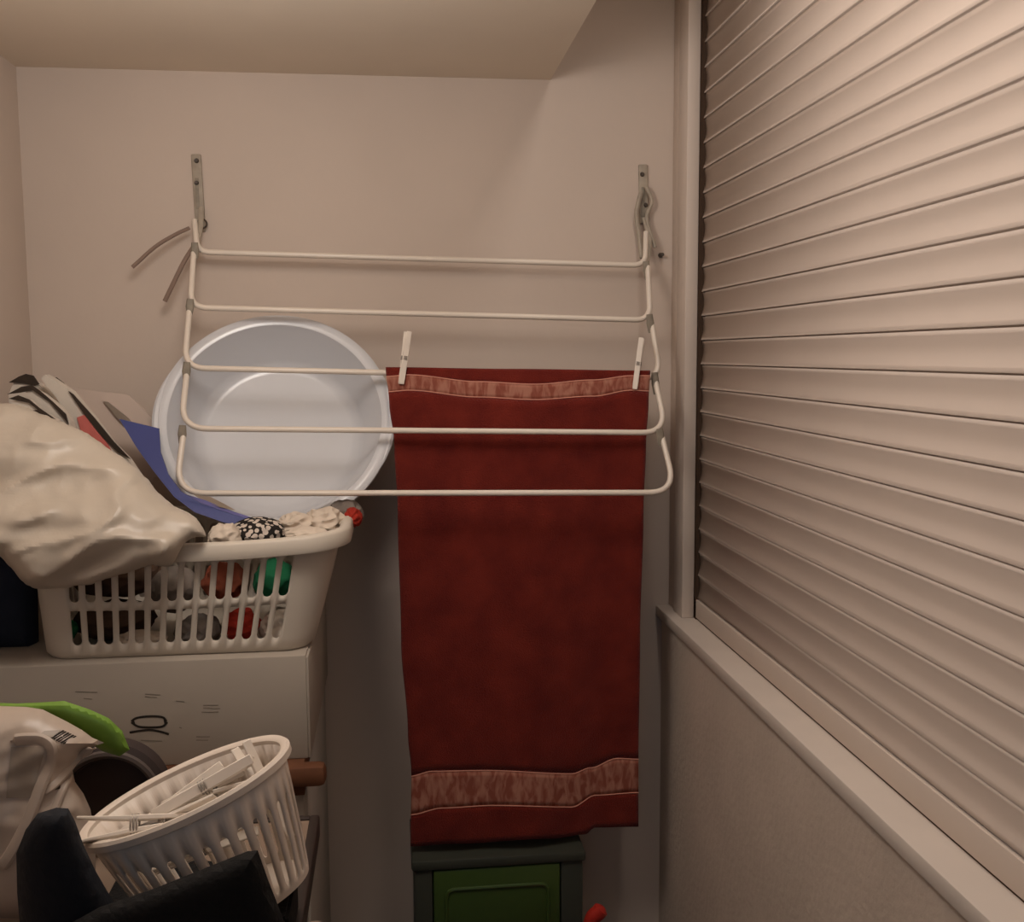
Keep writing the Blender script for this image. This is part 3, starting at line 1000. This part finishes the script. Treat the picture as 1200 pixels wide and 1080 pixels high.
pk = empty('plastic_pack', P(30, 1080, 1.22), 'shiny white plastic pack with a green top band and a barcode at the left edge', 'pack')
pY = lambda x, y: 1.235 - (y - 830) * 0.00022
front = inflate([(-90, 836), (-40, 826), (0, 827), (30, 828), (50, 831), (78, 845), (96, 855), (108, 864), (122, 870), (108, 875), (94, 886), (85, 902), (88, 916), (98, 930), (106, 948), (112, 980), (112, 1020), (106, 1060), (100, 1076), (-90, 1076)], pY, 0.05, 70, 6, pack_disp, back=0.3)
fo_ = obj('pack_body', front, MT['pack'], pk)
gr = inflate([(-60, 838), (-20, 823), (20, 824), (45, 823), (75, 821), (105, 831), (127, 841), (143, 856), (152, 878), (140, 886), (120, 880), (100, 866), (78, 852), (50, 840), (0, 838)], 1.262, 0.010, 14, 4, back=0.4)
obj('green_band', gr, MT['pack_green'], pk)


def surf(x, y, lift=0.0):
    """point on the front of the pack"""
    d = ray(x, y)
    hit, loc, nn, idx = fo_.ray_cast(fo_.matrix_basis.inverted() @ CAM - pk.location, d.normalized())
    if hit:
        w = loc + pk.location
        return w - d.normalized() * lift
    return P(x, y, pY(x, y) - 0.03)


bpy.context.view_layer.update()
obj('seam', T(smooth_path([surf(x, y, .001) for x, y in ((12, 868), (30, 866), (48, 867), (60, 876), (58, 895), (48, 920), (38, 948), (26, 975), (10, 1004), (-4, 1020))]), [0.0015] * 2 + [0.0075] * 50 + [0.004, 0.001, 0.001], 8, 0.6), MT['pack'], pk)
obj('seam', T(smooth_path([surf(x, y, .001) for x, y in ((112, 876), (92, 886), (76, 906), (60, 922), (44, 932))]), [0.001] * 2 + [0.005] * 20 + [0.003, 0.002, 0.001], 8, 0.6), MT['pack'], pk)
obj('seam', T(smooth_path([surf(x, y, .001) for x, y in ((84, 906), (74, 922), (66, 942), (58, 962))]), [0.001] * 2 + [0.005] * 14 + [0.003, 0.002, 0.001], 8, 0.6), MT['pack'], pk)
obj('fold_slit', T(smooth_path([surf(x, y, .001) for x, y in ((40, 931), (52, 926), (70, 921))]), 0.003, 6, 0.5), MT['dark_slit'], pk)
bm = bmesh.new()
pts = [(14, 876), (50, 874), (54, 880), (46, 906), (36, 932), (8, 936)]
for j in range(12):
    for i in range(8):
        def pp(i, j):
            t = j / 12
            xa, xb_ = 13 - 6 * t, 54 - 18 * t
            return surf(xa + (xb_ - xa) * i / 8, 875 + 60 * t, .0012)
        bm.faces.new([bm.verts.new(pp(*q)) for q in ((i, j), (i + 1, j), (i + 1, j + 1), (i, j + 1))])
bmesh.ops.remove_doubles(bm, verts=bm.verts, dist=1e-6)
obj('darker_panel', bm, MT['pack_dim'], pk)  # darker panel laid just over the pack front
bar = empty('barcode', surf(72, 864))
bar.parent = pk
bar.location = surf(72, 864) - pk.location
bm = bmesh.new()
ux, uy = Vector((17, 8)), Vector((-12, 7.5))
oo = Vector((74, 855))
for k in range(6):
    a = k / 6; b = a + (0.10 if k % 2 else 0.13)
    qd = [oo + ux * a, oo + ux * b, oo + ux * b + uy * 1.25, oo + ux * a + uy * 1.25]
    bm.faces.new([bm.verts.new(surf(v.x, v.y, .0016)) for v in qd])
bo = obj('barcode_bars', bm, MT['ink'], pk)
bm = bmesh.new()
for k in range(10):
    ya, yb_ = k / 10, (k + 1) / 10
    l0, l1 = Vector((72, 855)), Vector((60, 864.5))
    w0 = Vector((-20, 1.0))
    qd = [l0.lerp(l1, ya), l0.lerp(l1, yb_), l0.lerp(l1, yb_) + w0, l0.lerp(l1, ya) + w0]
    bm.faces.new([bm.verts.new(surf(v.x, v.y, .0012)) for v in qd])
obj('faded_print', bm, MT['pack_dim'], pk)
bpy.data.objects.remove(bar)

# ================================================================== LOW THINGS BEHIND
# drawer tower under the towel
ty = 2.172
x0 = P(485, 1000, ty).x; x1 = P(683, 1000, ty).x
zt2 = P(585, 997, 2.19).z
dt = empty('drawer_tower', ((x0 + x1) / 2, ty + .12, 0), 'dark framed plastic drawer tower with green translucent fronts under the towel', 'drawer unit')
fb = bmesh.new()
wd = 0.040
box(fb, x0, x0 + wd, ty, ty + .21, 0, zt2 - .02, bev=.004)
box(fb, x1 - wd - .01, x1, ty, ty + .21, 0, zt2 - .02, bev=.004)
box(fb, x0, x1, ty + .20, ty + .212, 0, zt2 - .02)
for zz in (0.0, (zt2 - .02) / 2 - .01): box(fb, x0, x1, ty, ty + .21, zz, zz + .018, bev=.003)
obj('frame', fb, MT['bin_frame'], dt)
obj('lid', B(x0 - .006, x1 + .006, ty - .008, ty + .218, zt2 - .024, zt2, bev=.006), MT['bin_frame'], dt)
hh = (zt2 - .02) / 2
for k in (0, 1):
    z0 = k * hh + .02 - (0.01 if k else 0); z1 = (k + 1) * hh - (.012 if k == 0 else .006)
    d = obj('drawer', B(x0 + wd + .002, x1 - wd - .012, ty - .004, ty + .19, z0, z1, bev=.006), MT['bin_green'], dt)
    mx0, mx1 = x0 + wd + .03, x1 - wd - .04
    ridge = round_path([(mx0, ty - .005, z0 + .03), (mx0, ty - .005, z1 - .045), (mx1, ty - .005, z1 - .045), (mx1, ty - .005, z0 + .03), (mx0, ty - .005, z0 + .03)], .02)
    obj('raised_border', T(ridge, .004, 8), MT['bin_green'], d)

# long-handled dustpan right of the tower: only the tip of the handle reaches the picture
dp0 = P(706, 1062, 2.05)
dp = empty('long_dustpan', (dp0.x - .02, 2.05, 0), 'red plastic handle tip poking up right of the drawer tower', 'dustpan')
dx, dz = dp0.x, dp0.z
obj('handle', T(smooth_path([(dx - .06, 2.06, .02), (dx - .045, 2.06, .2), (dx - .024, 2.055, dz - .04), (dx - .008, 2.05, dz - .012), (dx + .002, 2.05, dz)]), [.012] * 12 + [.017] * 10 + [.014, .010, .005], 10), MT['red_plastic'], dp)
pan = bmesh.new()
box(pan, dx - .16, dx + .04, 1.92, 2.08, 0.0, .008, bev=.002)
box(pan, dx - .16, dx + .04, 2.07, 2.085, 0.0, .09, bev=.002)
obj('pan', pan, MT['red_plastic'], dp)

# canister between cabinet and drawer tower
cp = P(373, 1062, 1.78)
cn = empty('canister', (cp.x, 1.78, 0), 'pale beige plastic canister standing low beside the cabinet', 'canister')
bm = bmesh.new()
hz = cp.z
lathe(bm, [(0, 0), (.030, 0), (.034, .006), (.034, hz - .05), (.030, hz - .02), (.020, hz - .004), (.012, hz), (0, hz)], 32, Matrix.Translation((cp.x - .003, 1.72, 0)))
obj('canister_body', bm, MT['beige'], cn)
bm = bmesh.new()
lathe(bm, [(0, 0), (.008, 0), (.008, .006), (0, .006)], 20, Matrix.Translation((cp.x - .003, 1.686, hz - .04)) @ Matrix.Rotation(PI / 2, 4, 'X'))
obj('spout_hole', bm, MT['dark_slit'], cn)

# ================================================================== LIGHT
def point(name, loc, power, col, r):
    l = bpy.data.lights.new(name, 'POINT')
    l.energy = power; l.color = col; l.shadow_soft_size = r
    o = bpy.data.objects.new(name, l)
    COL.objects.link(o)
    o.location = loc
    return o


def area(name, loc, aim, power, col, size):
    l = bpy.data.lights.new(name, 'AREA')
    l.shape = 'DISK'; l.size = size; l.energy = power; l.color = col
    o = bpy.data.objects.new(name, l)
    COL.objects.link(o)
    o.location = loc
    o.rotation_euler = (Vector(aim) - Vector(loc)).to_track_quat('-Z', 'Y').to_euler()
    return o


point('room_globe', (-0.22, 1.33, 2.02), 12.8, (1.0, 0.92, 0.85), 0.19)
point('highlight_point', (-0.22, 1.33, 2.02), 2.4, (1.0, 0.93, 0.87), 0.03)  # added second point at the same spot, for small sharp highlights
area('added_fill', (-0.35, -1.1, 1.9), (0.4, 2.4, 1.8), 2.8, (0.66, 0.80, 1.0), 1.0)  # unseen fill light added behind the camera
st = area('recess_fill', (0.50, 1.15, 2.49), (0.50, 1.16, 0.0), 4.6, (1.0, 0.92, 0.85), 0.12)  # unseen strip added to brighten the upper right wall and shutter
st.data.shape = 'RECTANGLE'; st.data.size = 0.12; st.data.size_y = 1.4
st.rotation_euler = (0, 0, 0)
w = bpy.data.worlds.new('world')
sc.world = w
w.use_nodes = True
w.node_tree.nodes['Background'].inputs['Color'].default_value = (0.35, 0.42, 0.6, 1)
w.node_tree.nodes['Background'].inputs['Strength'].default_value = 0.05
sc.view_settings.view_transform = 'Standard'
sc.view_settings.look = 'None'
